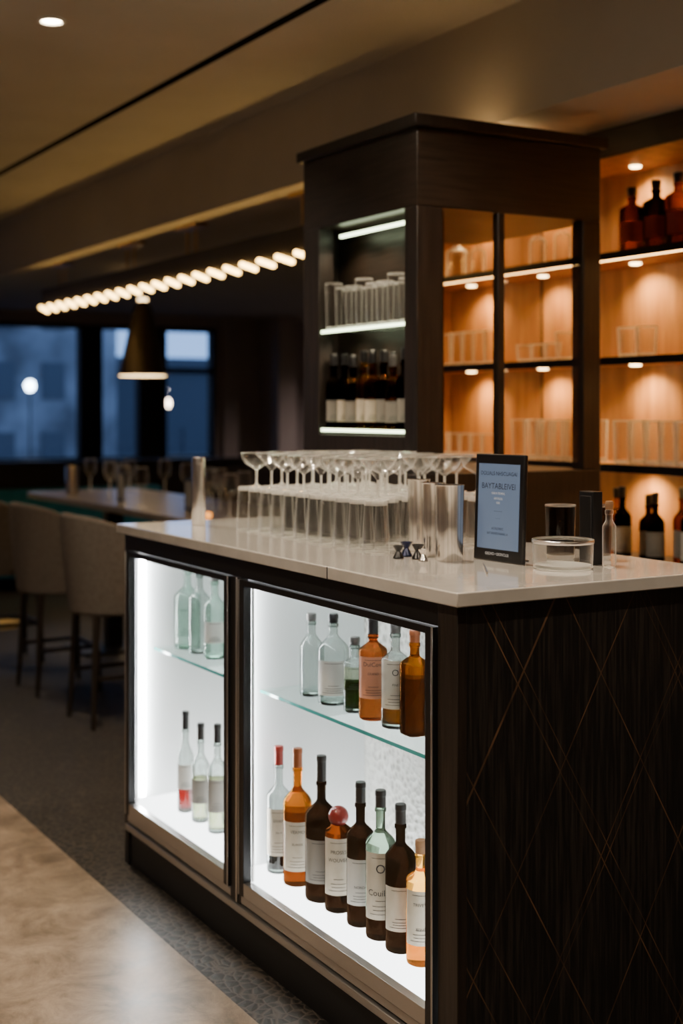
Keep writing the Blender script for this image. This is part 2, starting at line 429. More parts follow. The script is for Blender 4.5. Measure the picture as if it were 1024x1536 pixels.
# ------------------------------------------------------------------ outside
b = MB(); b.quad([(-30, 13.8, -1), (60, 13.8, -1), (60, 80, -1), (-30, 80, -1)]); b.build('street_ground', [mat('asphalt', (0.05, 0.05, 0.055), 0.6)], smooth=False)
M_b1 = noise_mat('facade_grey', (0.13, 0.13, 0.14), (0.42, 0.42, 0.44), (1, 1, 1), 0.9, 0.8); M_b2 = mat('facade_dark', (0.10, 0.11, 0.13), 0.8)
M_wl = emit('lit_window', (1.0, 0.75, 0.45), 0.5); M_wb = emit('lit_window_cool', (0.55, 0.75, 1.0), 0.9)
def building(name, x0, x1, y0, y1, h, m, seed):
    random.seed(seed); b = MB(); b.box(x0, x1, y0, y1, -1, h, 0)
    nx = int((x1 - x0) / 1.1); nz = int(h / 1.5)
    for i in range(nx):
        for k in range(nz):
            xx = x0 + 0.3 + i * 1.1; zz = 0.2 + k * 1.5
            r = random.random()
            b.box(xx, xx + .5, y0 - .05, y0 + 0.01, zz, zz + .8, 2 if r < .06 else (3 if r < .14 else 1))
    b.box(x0 - .2, x1 + .2, y0 - .2, y1, h, h + .3, 0)
    b.build(name, [m, M_b2, M_wl, M_wb], smooth=False)
building('office_building', 2, 10.6, 28, 36, 5.6, M_b1, 3)
building('office_building', -14, 1.2, 26, 34, 7, M_b1, 4)
building('office_building', 11.2, 24, 34, 44, 2.6, M_b2, 5)
def street_lamp(x, y, z, s):
    b = MB(); b.tube((x, y, -1), (x, y, z - .06), .02, .012)
    b.lathe([(0, -.08), (.045, -.07), (.075, 0), (.045, .07), (0, .08)], (x, y, z), 1)
    b.build('street_lamp', [M_black, emit('lamp_glow%d' % int(x * 10), s, 30)])
street_lamp(6.02, 19.5, 1.83, (0.75, 0.9, 1.0)); street_lamp(8.35, 20, 1.80, (1.0, 0.85, 0.7)); street_lamp(9.9, 23.5, 1.60, (1.0, .75, .5))

# ------------------------------------------------------------------ display counter
cab = empty('bar_counter', (1.95, 3.17, 0))
Y0, Y1, X0, X1 = 2.235, 4.10, 1.58, 2.335
b = MB(); b.box(1.56, X1, 2.207, 4.123, 1.07, 1.10)
slab = b.build('countertop', [M_quartz], cab, bevel=0.003)
b = MB(); b.box(1.559, 1.5605, 2.735, 2.738, 1.0705, 1.0995); b.build('top_joint', [M_ink], cab)
b = MB()
b.box(X0 + .02, X1, Y0 + .004, Y1, 0.0, 0.17)
b.box(2.03, X1, Y0 + .004, Y1, 0.17, 1.07)
b.box(X0 + .02, 2.03, Y0 + .004, Y0 + .035, .17, 1.07)
b.box(X0 + .02, 2.03, Y1 - .03, Y1, .17, 1.07)
b.box(X0 + .02, 2.03, Y0 + .035, Y1 - .03, 1.035, 1.07)
b.build('carcass', [M_dark], cab)
b = MB(); b.box(X0 + .012, X1, Y0 - .004, Y0 + .004, 0.0, 1.068); b.build('end_panel', [M_inlay], cab)
b = MB(); b.box(X0 - .004, X0 + .02, Y0 - .006, 2.30, 0.0, 1.068); b.build('corner_post', [M_dark], cab, bevel=.002)
b = MB()
b.box(X0, X0 + .02, 2.30, Y1, 1.018, 1.068); b.box(X0, X0 + .02, 4.065, Y1, 0.0, 1.018)
b.box(X0 + .006, X0 + .02, 2.30, 4.065, 0.0, .115)
b.build('face_frame', [M_black], cab, bevel=.0015)
b = MB()
b.box(X0 - .012, X0 + .02, 2.30, 4.065, .118, .138, 0); b.box(X0 - .004, X0 + .02, 2.30, 4.065, .143, .165, 0)
b.build('sill_rail', [M_silver], cab, bevel=.002)
def door(y0, y1, nm):
    b = MB(); x0, x1 = X0 - .012, X0 + .012; z0, z1 = .170, 1.016; t = .030
    b.box(x0, x1, y0, y0 + t, z0, z1, 1); b.box(x0, x1, y1 - t, y1, z0, z1, 1)
    b.box(x0, x1, y0 + t, y1 - t, z0, z0 + .038, 0); b.box(x0, x1, y0 + t, y1 - t, z1 - .016, z1, 1)
    b.box(x0 - .002, x0, y1 - .006, y1, z0, z1, 0); b.box(x0 - .002, x0, y0, y0 + .006, z0, z1, 0)
    b.box(x1, x1 + .006, y0 + t, y0 + t + .006, z0 + .038, z1 - .016, 0); b.box(x1, x1 + .006, y1 - t - .006, y1 - t, z0 + .038, z1 - .016, 0)
    b.build(nm, [M_silver, M_black], cab, bevel=.001)
    b = MB(); b.box(X0 - .002, X0 + .002, y0 + t, y1 - t, z0 + .038, z1 - .016); b.build(nm + '_glass', [M_pane], cab)
door(2.306, 3.232, 'door_near'); door(3.296, 4.064, 'door_far')
b = MB(); b.box(X0 - .006, X0 + .02, 3.233, 3.295, .14, 1.018, 0); b.box(X0 - .010, X0 - .006, 3.248, 3.256, .14, 1.018, 1); b.build('centre_stile', [M_black, M_silver], cab, bevel=.002)
b = MB()
b.box(2.005, 2.029, Y0 + .036, Y1 - .031, .19, 1.034, 0)
b.box(X0 + .022, 2.004, Y1 - .038, Y1 - .031, .212, 1.034, 1); b.box(X0 + .022, 2.004, Y0 + .036, Y0 + .043, .212, 1.034, 1)
b.box(X0 + .022, 2.004, Y0 + .036, Y1 - .031, .171, .210, 2)
b.box(X0 + .022, 2.004, Y0 + .036, Y1 - .031, 1.022, 1.034, 1)
b.box(X0 + .03, 2.004, 3.298, 3.316, .212, 1.022, 1)
for (yy) in (4.046, 3.284):
    b.box(X0 + .035, X0 + .050, yy, yy + .014, .22, 1.015, 3)
b.box(X0 + .035, X0 + .050, Y0 + .05, 3.28, 1.014, 1.021, 4); b.box(X0 + .035, X0 + .050, 3.33, Y1 - .06, 1.014, 1.021, 4)
b.build('lit_interior', [M_rearglow, M_white, M_floorglow, M_led, M_ledtop], cab)
for (ya, yb) in ((Y0 + .046, 3.294), (3.32, Y1 - .042)):
    b = MB(); b.box(1.667, 2.003, ya, yb, .690, .698, 0); b.box(1.664, 1.667, ya, yb, .690, .698, 1)
    b.build('glass_shelf', [M_shelfglass, M_shelfedge], cab)

# ------------------------------------------------------------------ bottles
def bottle(x, y, z, R, H, glassm=None, liq=None, fill=0.55, cap=None, label=None, lz=(0.1, 0.45), neck=0.30, rn=0.0115,
           sq=0.0, caph=0.07, text=None, phi=None, name='liquor_bottle', body=0.55, stopper=False, seg=28, capw=1.12, hollow=False):
    glassm = glassm or M_bglass; liq = liq or glassm; cap = cap or M_capk
    b = MB(); zb = H * body; zn = H * (1 - neck); zc = H - caph
    fz = fill * H
    P = [(0, .004), (R * .80, 0.0), (R * .95, .003), (R, .010)]
    def put(r, zz): P.append((r, zz))
    for zz in (zb * .3, zb * .6, zb): put(R, zz)
    n = 10
    for k in range(1, n + 1):
        t = k / n; put(rn + (R - rn) * (0.5 + 0.5 * math.cos(pi * t)) ** (0.8), zb + (zn - zb) * t)
    put(rn, (zn + zc) / 2); put(rn, zc - .012); put(rn * 1.22, zc - .010); put(rn * 1.22, zc - .002); put(rn, zc)
    def split(P, fz):
        out = []
        for i, p in enumerate(P):
            if i and P[i - 1][1] < fz < p[1]:
                q = P[i - 1]; t = (fz - q[1]) / (p[1] - q[1]); out.append((q[0] + (p[0] - q[0]) * t, fz))
            out.append(p)
        return out
    if hollow:
        b.lathe([(p[0], p[1], 0) for p in P] + [(0, zc, 0)], (x, y, z), seg=seg, sq=sq, sqr=rn * 1.15)
        tw_ = .0022
        I = [(0, .010), (R * .8, .009), (R - tw_, .014)] + [(p[0] - tw_, p[1]) for p in P[4:-5]] + [(rn - tw_, zc - .002), (0, zc - .002)]
        b.lathe(list(reversed([(p[0], p[1], 0) for p in I])), (x, y, z), seg=seg, sq=sq, sqr=rn * 1.15)
        if fz > .02:
            J = [(max(0, r - .0004), zz + (.0004 if zz < .02 else 0)) for r, zz in split(I[:-2], fz) if zz <= fz + 1e-6] + [(0, fz)]
            b.lathe([(p[0], p[1], 1) for p in J], (x, y, z), seg=seg, sq=sq, sqr=rn * 1.15)
    else:
        prof = [(p[0], p[1], 1 if p[1] <= fz + 1e-6 else 0) for p in split(P, fz)]
        prof.append((0, zc, 0))
        b.lathe(prof, (x, y, z), seg=seg, sq=sq, sqr=rn * 1.15)
    rc = rn * capw
    if stopper:
        r = stopper
        pr = [(0, zc + .0005), (rc, zc + .0005)] + [(r * math.cos(t), H - r + r * math.sin(t)) for t in [(-60 + 150 * k / 9) * pi / 180 for k in range(10)]]
        pr[-1] = (0, H)
        b.lathe(pr, (x, y, z), 2, seg=20)
    else:
        b.lathe([(0, zc + .0004), (rc, zc + .0004), (rc, H - .014), (rc * 1.07, H - .013), (rc * 1.07, H - .003), (rc * .95, H), (0, H)], (x, y, z), 2, seg=20)
    phi = math.atan2(-y * .9, -x * .9) if phi is None else phi
    if label is not False:
        label = label or M_label
        RR = R + .0009
        w = 1.2
        if sq:
            b.lathe([(RR, H * lz[0]), (RR, H * lz[1])], (x, y, z), 3, seg=24, a0=phi - w, a1=phi + w, sq=sq, sqr=rn * 1.15)
        else:
            b.lathe([(RR, H * lz[0]), (RR, H * lz[1])], (x, y, z), 3, seg=24, a0=phi - w, a1=phi + w)
            for k, (u, hw) in enumerate(((.08, .75), (.14, .5), (.20, .55), (.28, .35), (.92, .6))):
                zz = H * (lz[0] + (lz[1] - lz[0]) * u)
                b.lathe([(RR + .0004, zz), (RR + .0004, zz + .0012)], (x, y, z), 4, seg=10, a0=phi - hw, a1=phi + hw)
    ob = b.build(name, [glassm, liq, cap, label or M_label, M_ink])
    if text:
        for (s, size, u) in text:
            curved_text(s, size, x, y, z + H * (lz[0] + (lz[1] - lz[0]) * u), R + .0016, phi, M_ink, ob)
    return ob

ZF = 0.2102; XA = 1.69
bottle(XA, 3.232, ZF, .033, .342, M_bglass, M_gdark, .13, M_capr, M_label, (.15, .52), .30, caph=.05, body=.60, text=[('SIVAN', .012, .75), ('No 4', .008, .5)], hollow=True)
bottle(XA, 3.124, ZF, .038, .360, M_gamber, M_gbrown, .55, M_capo, M_label, (.12, .48), .28, caph=.050, body=.60, text=[('VERMO', .012, .8), ('BLANDE', .008, .55)])
bottle(XA, 2.995, ZF, .042, .369, M_gdark, M_gdark, .6, M_capk, M_labelk, (.14, .44), .30, caph=.065, body=.58)
bottle(XA, 2.907, ZF, .035, .262, M_gbrown, M_gdark, .5, M_capr, M_label, (.18, .72), .16, body=.76, rn=.016, caph=.03, stopper=.026, text=[('PROSES', .0125, .76), ('WOUVEN', .0125, .62)])
bottle(XA, 2.800, ZF, .034, .348, M_gdark, M_gdark, .6, M_capk, M_labelw, (.16, .48), .28, caph=.05, body=.63, text=[('NORDA', .009, .4)])
bottle(XA, 2.707, ZF, .036, .351, M_gneckgreen, M_gdark, .15, M_capk, M_label, (.15, .60), .26, caph=.04, body=.64, text=[('Couilbo', .020, .40), ('O', .030, .76)])
bottle(XA, 2.619, ZF, .036, .340, M_gdark, M_gdark, .6, M_capk, M_label, (.16, .46), .26, caph=.045, body=.64)
bottle(XA, 2.533, ZF, .034, .280, M_gyel, M_gamber, .30, M_cork, M_label, (.18, .62), .24, caph=.03, body=.68, text=[('TRIVETT', .010, .75), ('BOND', .008, .3)])
ZU = 0.6982; XU = 1.75
bottle(XU, 3.156, ZU, .031, .222, M_bglass, M_bglass, 0, M_capg, False, neck=.24, body=.60, caph=.02, hollow=True)
bottle(XU, 3.037, ZU, .041, .237, M_bglass, M_bglass, 0, M_capk, M_labelw, (.12, .50), .22, body=.60, caph=.024, hollow=True)
bottle(XU, 2.927, ZU, .029, .192, M_bglass, M_gdgreen, .42, M_capg, M_golive, (.30, .62), .26, body=.64, caph=.02, hollow=True)
bottle(XU, 2.838, ZU, .036, .258, M_gorange, M_gorange, .66, M_capk, M_labelp, (.22, .62), .24, body=.66, caph=.045, text=[('DulCovs', .015, .82), ('GRAND', .008, .6)])
bottle(XU, 2.735, ZU, .035, .254, M_bglass, M_gamber, .24, M_capg, M_label, (.20, .66), .26, body=.64, caph=.024, text=[('O', .022, .75), ('FINE', .008, .5)], hollow=True)
bottle(XU, 2.650, ZU, .032, .250, M_gamber, M_gbrown, .55, M_capo, False, neck=.24, body=.66, caph=.03, sq=.5)
bottle(XA, 3.863, ZF, .025, .314, M_bglass, M_gred, .30, M_capk, M_labelw, (.24, .48), .30, body=.54, caph=.055, rn=.010, hollow=True)
bottle(XA, 3.747, ZF, .028, .300, M_bglass, M_golive, .45, M_capk, M_labelk, (.2, .44), .30, body=.54, caph=.05, rn=.010, hollow=True)
bottle(XA, 3.626, ZF, .029, .322, M_bglass, M_golive, .50, M_capk, M_labelk, (.2, .5), .30, body=.56, caph=.055, rn=.010, hollow=True)
bottle(XU, 3.985, ZU, .042, .27, M_ggreen, M_ggreen, .0, M_capg, M_ggreen, (.15, .5), .24, body=.62, caph=.02, hollow=True)
bottle(XU, 3.890, ZU, .034, .27, M_bglass, M_bglass, .0, M_capg, False, neck=.24, body=.62, caph=.02, hollow=True)
bottle(XU, 3.775, ZU, .033, .26, M_ggreen, M_ggreen, .0, M_capg, M_labelw, (.2, .45), .24, body=.62, caph=.02, hollow=True)

# ------------------------------------------------------------------ glassware on counter
ZT0 = 1.1002
def tumbler_up_down(b, x, y, z, h=.135, rr=.036, rb=.031, seg=12):
    # upside-down highball: open rim on the counter, heavy base on top
    b.lathe([(rr - .0015, .0005), (rr, 0, 1), (rr, .003, 1), (rr - .001, h * .35), (rb, h - .012), (rb, h - .006, 1), (rb * .94, h, 1), (0, h, 0)], (x, y, z), 0, seg=seg, a0=.13, a1=.13 + 2 * pi)
def tumbler(b, x, y, z, h=.10, rr=.036, rb=.032, seg=14, mi=0):
    b.lathe([(0, .001), (rb * .9, 0, 1), (rb, .003, 1), (rb + .0005, .012, 1), (rr, h - .004), (rr, h, 1), (rr - .002, h, 1)], (x, y, z), mi, seg=seg)
    b.lathe([(rb - .002, .0135, 1), (0, .0125, 1)], (x, y, z), mi, seg=seg)
def coupe(b, x, y, z, k=0, s=1.0):
    if k == 0:
        pr = [(0, .0), (.030, 0), (.030, .0015, 1), (.008, .005), (.0035, .012, 1), (.0035, .050, 1), (.012, .057), (.036, .072), (.046, .092), (.047, .1025), (.0475, .1045, 1), (.0455, .1045, 1)]
    else:
        pr = [(0, .0), (.030, 0), (.030, .0015, 1), (.008, .005), (.0035, .012, 1), (.0035, .052, 1), (.008, .058), (.049, .1045), (.0500, .1065, 1), (.0480, .1065, 1)]
    b.lathe([(p[0] * s, p[1] * s) + tuple(p[2:]) for p in pr], (x, y, z), 0, seg=22)
b = MB()
for i in range(6):
    for j in range(11):
        if j == 0 and i in (1, 2, 3): continue
        tumbler_up_down(b, 1.82 + .082 * i, 2.938 + .0745 * j, ZT0)
b.build('highball_glasses', [M_glass, M_rim], sharp=20)
b = MB()
for i in range(5):
    for j in range(8):
        y = 2.952 + .1005 * j + (.02 if i % 2 else 0)
        if j == 0 and i in (1, 2, 3): continue
        coupe(b, 1.835 + .098 * i, y, ZT0 + .1352, k=(1 if (i + j) % 3 == 0 else 0))
b.build('coupe_glasses', [M_glass, M_rim])

b = MB(); b.lathe([(0, 0), (.0215, 0), (.0225, .002), (.0225, .214), (.021, .218), (.0, .218)], (1.765, 3.93, ZT0), 0, seg=28)
b.lathe([(.0228, .196), (.0232, .197), (.0232, .200), (.0228, .201)], (1.765, 3.93, ZT0), 0, seg=28)
b.build('cocktail_shaker', [M_chrome])
def tin(x, y, r=.043, h=.186):
    b = MB(); b.lathe([(0, 0), (r * .90, 0), (r * .93, .003), (r * .95, h * .5), (r, h - .003), (r + .0012, h), (r - .0012, h), (r * .93, h * .5), (r * .88, .006), (0, .005)], (x, y, ZT0), 0, seg=36)
    b.build('mixing_tin', [M_steel])
tin(1.885, 2.700, .037); tin(1.905, 2.800, .030, .186); tin(1.945, 2.925, .030, .188)
def jigger(x, y, m, s=1.0):
    b = MB(); b.lathe([(0, 0), (.016 * s, 0), (.017 * s, .002), (.007 * s, .022 * s), (.018 * s, .040 * s), (.0165 * s, .040 * s), (.006 * s, .025 * s), (0, .024 * s)], (x, y, ZT0), 0, seg=20)
    b.build('jigger', [m])
M_blue = mat('dark_blue_enamel', (0.01, 0.015, 0.06), 0.25, 0.4)
jigger(1.835, 2.765, M_capk, .9); jigger(1.800, 2.800, M_capk, .8); jigger(1.822, 2.722, M_steel, .7); jigger(1.845, 2.832, M_blue, .9)

# tablet menu
tab = empty('tablet_menu', (1.972, 2.615, ZT0))
b = MB(); b.box(1.966, 1.978, 2.524, 2.704, ZT0, ZT0 + .262); o = b.build('frame', [M_capk], tab, bevel=.003)
M_screen = mat('screen', (0.08, 0.11, 0.16), 0.25, 0, (0.30, 0.40, 0.60), 0.30)
b = MB(); b.box(1.9645, 1.966, 2.539, 2.689, ZT0 + .03, ZT0 + .238); b.build('screen', [M_screen], tab)
R90 = (pi / 2, 0, -pi / 2); M_ink2 = mat('screen_text', (0.005, 0.008, 0.02), .5); M_lt = mat('frame_text', (.5, .5, .5), .5, 0, (.6, .6, .6), .35)
for (s, sz, dz, m) in (('DOLIALS NHSCUAGAI', .0135, .214, M_ink2), ('BAYTABLEIVEI', .0200, .183, M_ink2), ('GALN TEVIEVL', .0075, .166, M_lt), ('ARTOOG', .0075, .153, M_lt),
                    ('OSE', .0075, .143, M_lt), ('• • • • •', .010, .122, M_ink2), ('- - -', .010, .106, M_ink2), ('ACALEVKIC', .0085, .080, M_ink2), ('BATANVEDNANLLA', .0085, .068, M_ink2), ('OSOVO • DESNCLLE', .0095, .018, M_lt)):
    flat_text(s, sz, (1.9640, 2.614, ZT0 + dz), R90, m, tab)
b = MB(); b.box(1.978, 2.03, 2.57, 2.66, ZT0, ZT0 + .006); b.build('foot', [M_capk], tab)
tab.rotation_euler = (0, math.radians(2), math.radians(4))

M_smoke = thin_glass('smoked_glass', tint=(.30, .25, .21), edge_glint=.12)
for (x, y) in ((2.14, 2.585), (2.21, 2.53)):
    b = MB(); tumbler(b, x, y, ZT0, .135, .038, .034, seg=28); b.build('smoked_tumbler', [M_smoke, M_rim])
b = MB(); b.box(2.115, 2.145, 2.435, 2.485, ZT0, ZT0 + .175, 0); b.box(2.112, 2.115, 2.440, 2.480, ZT0 + .01, ZT0 + .165, 1); b.build('coaster_box', [M_capk, M_black], bevel=.003)
bottle(2.13, 2.395, ZT0, .016, .155, M_bthin, M_bthin, 0, M_cork, False, neck=.28, body=.60, rn=.008, caph=.02, name='bitters_bottle')
b = MB()
b.lathe([(0, 0), (.062, 0, 1), (.069, .004, 1), (.071, .064), (.071, .066, 1), (.0683, .066, 1)], (2.015, 2.425, ZT0), 0, seg=40)
b.lathe([(.065, .010, 1), (0, .009, 1)], (2.015, 2.425, ZT0), 0, seg=40)
b.lathe([(.0716, .060), (.0728, .063), (.0728, .068), (.0716, .069)], (2.015, 2.425, ZT0), 2, seg=40)
b.build('glass_dish', [M_glass, M_rim, M_chrome])
b = MB(); b.tube((1.80, 2.43, ZT0 + .003), (1.90, 2.58, ZT0 + .003), .0025, .002, 0); b.build('bar_spoon', [M_chrome])

# ------------------------------------------------------------------ tower display cabinet
tw = empty('display_cabinet', (2.72, 3.905, 0))
TX0, TX1, TY0, TY1 = 2.34, 3.10, 3.53, 4.28
b = MB()
b.box(TX0, TX1, TY0, TY1, 0, 1.265)
b.box(TX0, TX0 + .10, TY0, TY0 + .075, 1.265, 2.12); b.box(TX0, TX0 + .06, TY1 - .115, TY1, 1.265, 2.12)
b.box(TX0 + .06, 2.478, TY1 - .02, TY1, 1.265, 2.12)
b.box(TX1 - .078, TX1, TY0, TY0 + .06, 1.265, 2.12)
b.box(2.660, 2.687, TY0, TY0 + .03, 1.265, 2.12)
b.box(TX0, TX0 + .03, TY0 + .075, TY1 - .115, 1.265, 1.385)
b.build('frame', [M_dark], tw, bevel=.003)
b = MB(); b.box(TX0, TX1, TY0, TY1, 2.12, 2.372, 0); b.build('head_box', [M_darkh], tw, bevel=.003)
b = MB(); b.box(TX0 - .02, TX1 + .02, TY0 - .02, TY1 + .02, 2.372, 2.41, 0); b.build('cornice', [M_dark], tw, bevel=.004)
b = MB(); b.box(2.478, 2.495, TY0 + .075, TY1, 1.265, 2.12); b.build('rear_panel', [M_darkh], tw)
b = MB(); b.box(TX0 + .10, 2.66, TY0 + .012, TY0 + .016, 1.265, 2.12); b.box(2.687, TX1 - .078, TY0 + .012, TY0 + .016, 1.265, 2.12); b.build('glazing', [M_panet], tw)
b = MB()
for z in (1.395, 1.745):
    b.box(TX0 + .012, 2.477, TY0 + .078, TY1 - .118, z, z + .008, 0); b.box(TX0 + .008, TX0 + .012, TY0 + .078, TY1 - .118, z - .001, z + .009, 1)
b.box(2.40, 2.412, TY0 + .078, TY1 - .16, 2.085, 2.095, 1)
b.build('lit_shelves', [M_shelfglass, M_ledcool, M_ledwarm], tw)
for (z, e) in ((2.08, 3.4), (1.742, 2.6)):
    for yy in (3.72, 3.92, 4.08):
        light('shelf_fill_spot', 'SPOT', (2.40, yy, z), e, (1, .80, .54), tw, spot_size=math.radians(140), spot_blend=.8, shadow_soft_size=.02)  # spots added under the LED strips to brighten the shelf contents
random.seed(11)
liqs = [M_gdark, M_gdark, M_gbrown, M_gyel, M_gamber, M_gbrown, M_gamber, M_gdark]
for k in range(8):
    y = 4.132 - .0655 * k
    bottle(2.383 + .006 * (k % 2), y, 1.4032, .0275, .25 + .035 * random.random(), liqs[k], liqs[k], .6, random.choice([M_capk, M_capg, M_capk]), random.choice([M_label, M_labelk, M_labelk]), (.10, .38), .28, body=.60, caph=.04, seg=20)
for k in range(7):
    y = 4.10 - .0665 * k
    bottle(2.446, y, 1.4032, .0255, .26 + .03 * random.random(), liqs[(k * 3) % 8], liqs[(k * 3) % 8], .6, M_capk, M_labelk, (.12, .4), .28, body=.60, caph=.04, seg=16)
b = MB()
for k in range(8):
    y = 4.135 - .069 * k
    tumbler(b, 2.385, y, 1.7532, .15 if k % 3 else .17, .031, .027); tumbler(b, 2.447, y, 1.7532, .15, .027, .025)
b.build('carafe_glasses', [M_glass, M_rim], sharp=20)
b = MB(); b.box(2.60, 3.05, 3.90, 3.92, 2.4102, 2.425, 0); b.box(2.61, 3.04, 3.902, 3.918, 2.425, 2.429, 1); b.build('added_uplight', [M_black, emit('soffit_glow_fill', (1, .62, .26), 32)], tw)  # unseen strip added to give the soffit its warm glow

# ------------------------------------------------------------------ back bar
bb = empty('back_bar_shelving', (3.5, 3.8, 0))
BX0, BX1, BY0, BY1 = 3.42, 3.74, 1.6, 5.35
b = MB()
b.box(3.725, 3.755, BY0, BY1, .90, 2.48, 0)
b.box(BX0 - .1, 3.725, BY1 - .03, BY1, .90, 2.48, 0); b.box(BX0 - .1, 3.725, BY0, BY0 + .03, .90, 2.48, 0)
b.box(3.32, 3.725, BY0 + .03, BY1 - .03, 2.425, 2.48, 0)
for yy in (3.60, 4.62): b.box(3.716, 3.725, yy, yy + .006, .90, 2.42, 1)
b.build('oak_carcass', [M_amber, M_darkh], bb)
b = MB()
b.box(3.30, 3.32, BY0, BY1, 2.396, 2.499, 0)
b.box(3.22, 3.755, BY0, BY1, .86, .90, 0); b.box(3.30, 3.755, BY0, BY1, 0, .86, 0)
b.build('dark_base_and_header', [M_darkh], bb, bevel=.002)
b = MB()
for z in (1.244, 1.648, 2.045):
    b.box(BX0, 3.724, BY0 + .031, BY1 - .031, z, z + .02, 0); b.box(BX0 - .004, BX0, BY0 + .031, BY1 - .031, z - .008, z + .022, 1)
    b.box(BX0 + .03, BX0 + .042, BY0 + .05, BY1 - .05, z - .004, z, 2)
b.build('shelves', [M_amber, M_black, M_ledwarm], bb)
b = MB(); pk = []
for z in (1.244, 1.648, 2.045, 2.425):
    for y in (2.3, 3.15, 3.93, 4.50, 5.02):
        b.lathe([(0, -.006), (.018, -.006), (.022, -.004), (.023, 0)], (3.63, y, z), 0, seg=16); pk.append((3.63, y, z - .010))
b.build('puck_lenses', [emit('puck_lens', (1, .66, .30), 20)], bb)
for i, p in enumerate(pk):
    light('puck_spot_%d' % i, 'SPOT', p, 20, (1, .64, .27), bb, (0, math.radians(-14), 0), spot_size=math.radians(135), spot_blend=.9, shadow_soft_size=.025)
XS = 3.55
for (y, R, H, g, l) in ((3.83, .042, .25, M_gbrown, M_gamber), (3.70, .043, .26, M_gdark, M_gbrown), (3.585, .043, .27, M_gamber, M_gbrown), (3.47, .04, .26, M_gamber, M_gamber), (3.33, .04, .27, M_gdark, M_gdark)):
    bottle(XS - .03, y, 2.0672, R, H, g, l, .5, M_capk, random.choice([M_label, M_labelr, M_label]), (.16, .46), .24, body=.66, rn=.016, caph=.035, sq=.5, seg=24)
for (y, R, H) in ((4.40, .035, .175), (4.24, .035, .18), (4.98, .05, .20), (4.82, .035, .17)):
    bottle(XS - .03, y, 2.0672, R, H, M_glassb, M_glassb, 0, M_capg, False, neck=.24, body=.6, caph=.02, seg=22)
def glasses(ys, z, h, r, xs=(3.50,), name='tumbler_glasses'):
    b = MB()
    for y in ys:
        for x in xs: tumbler(b, x, y, z, h, r, r * .85)
    b.build(name, [M_glassb, M_rim], sharp=20)
glasses([3.73, 3.83, 4.20], 1.6702, .115, .042)
glasses([4.28, 4.37, 4.46], 1.6702, .075, .038)
glasses([4.70 + .085 * i for i in range(6)], 1.6702, .15, .036)
glasses([3.35 + .080 * i for i in range(7)], 1.2662, .165, .035, (3.47, 3.56))
glasses([4.06 + .080 * i for i in range(6)], 1.2662, .165, .035, (3.47, 3.56))
glasses([4.72 + .085 * i for i in range(5)], 1.2662, .10, .036, (3.5,))
random.seed(5)
for k in range(14):
    y = 3.30 + .088 * k
    g = random.choice([M_gdark, M_gdark, M_gbrown, M_gamber, M_gyel])
    bottle(3.47 + .05 * (k % 2), y, .9002, .034, .22 + .08 * random.random(), g, g, .6, random.choice([M_capk, M_capg, M_capk]), random.choice([M_label, M_labelw, M_labelk]), (.12, .46), .28, body=.58, caph=.04, seg=18)

# ------------------------------------------------------------------ lights hung from the ceiling
lp = empty('linear_pendant_light', (3.01, 7.1, 2.2))
b = MB(); b.box(2.985, 3.065, 4.95, 9.40, 2.205, 2.335, 0); b.build('beam', [M_dark], lp, bevel=.003)
b = MB()
n = 23
for i in range(n):
    y = 5.05 + (9.30 - 5.05) * i / (n - 1); h = .076
    b.capsule((2.975, y - h, 2.170), (2.975, y + h, 2.208), .013, 0)
b.build('bulbs', [M_bulb], lp)
b = MB()
for y in (5.48, 6.83, 7.75, 9.05):
    b.box(2.985, 3.065, y - .13, y + .13, 2.478, 2.499, 0)
    b.tube((3.025, y - .06, 2.335), (3.025, y - .06, 2.48), .006); b.tube((3.025, y + .06, 2.335), (3.025, y + .06, 2.48), .006)
b.build('hangers', [M_brass], lp)
cp = empty('cone_pendant_lamp', (3.64, 9.09, 1.72))
b = MB()
b.lathe([(.035, .54), (.06, .50), (.075, .46), (.165, .04), (.178, .0), (.172, .0), (.158, .04), (.07, .45), (.03, .50)], (3.64, 9.09, 1.72), 0, seg=32)
b.tube((3.64, 9.09, 2.22), (3.64, 9.09, 2.499), .006, .006, 0)
b.lathe([(0, .012), (.165, .012), (.172, .004), (.165, -.004), (0, -.004)], (3.64, 9.09, 1.72), 1, seg=32)
b.lathe([(0, .565), (.035, .56), (.035, .54), (0, .54)], (3.64, 9.09, 1.72), 1, seg=16)
b.build('shade', [mat('bronze_shade', (.05, .035, .026), .4, .5), emit('pendant_diffuser', (1, .66, .30), 9)], cp)
light('lamp', 'SPOT', (3.64, 9.09, 1.69), 60, (1, .72, .4), cp, spot_size=math.radians(130), spot_blend=.7, shadow_soft_size=.15)
for i, (x, y, e) in enumerate(((1.55, 4.76, 190), (.3, 2.6, 190), (.2, .2, 200), (-1.2, 4.4, 190), (1.7, 8.0, 80), (-1.0, 8.5, 120), (1.9, 3.0, 150), (1.9, 1.2, 100))):  # first downlight is in view; the others are unseen, added as fill
    p = empty('downlight_and_fill', (x, y, ZC))
    b = MB(); b.lathe([(0, -.002), (.034, -.002), (.036, -.001)], (x, y, ZC), 0, seg=24)
    b.lathe([(.036, -.001), (.040, -.008), (.052, -.006), (.054, 0)], (x, y, ZC), 1, seg=24)
    b.build('lens', [M_down, M_white], p)
    light('spot', 'SPOT', (x, y, ZC - .02), e, (1, .83, .63), p, spot_size=math.radians(125), spot_blend=.9, shadow_soft_size=.04)
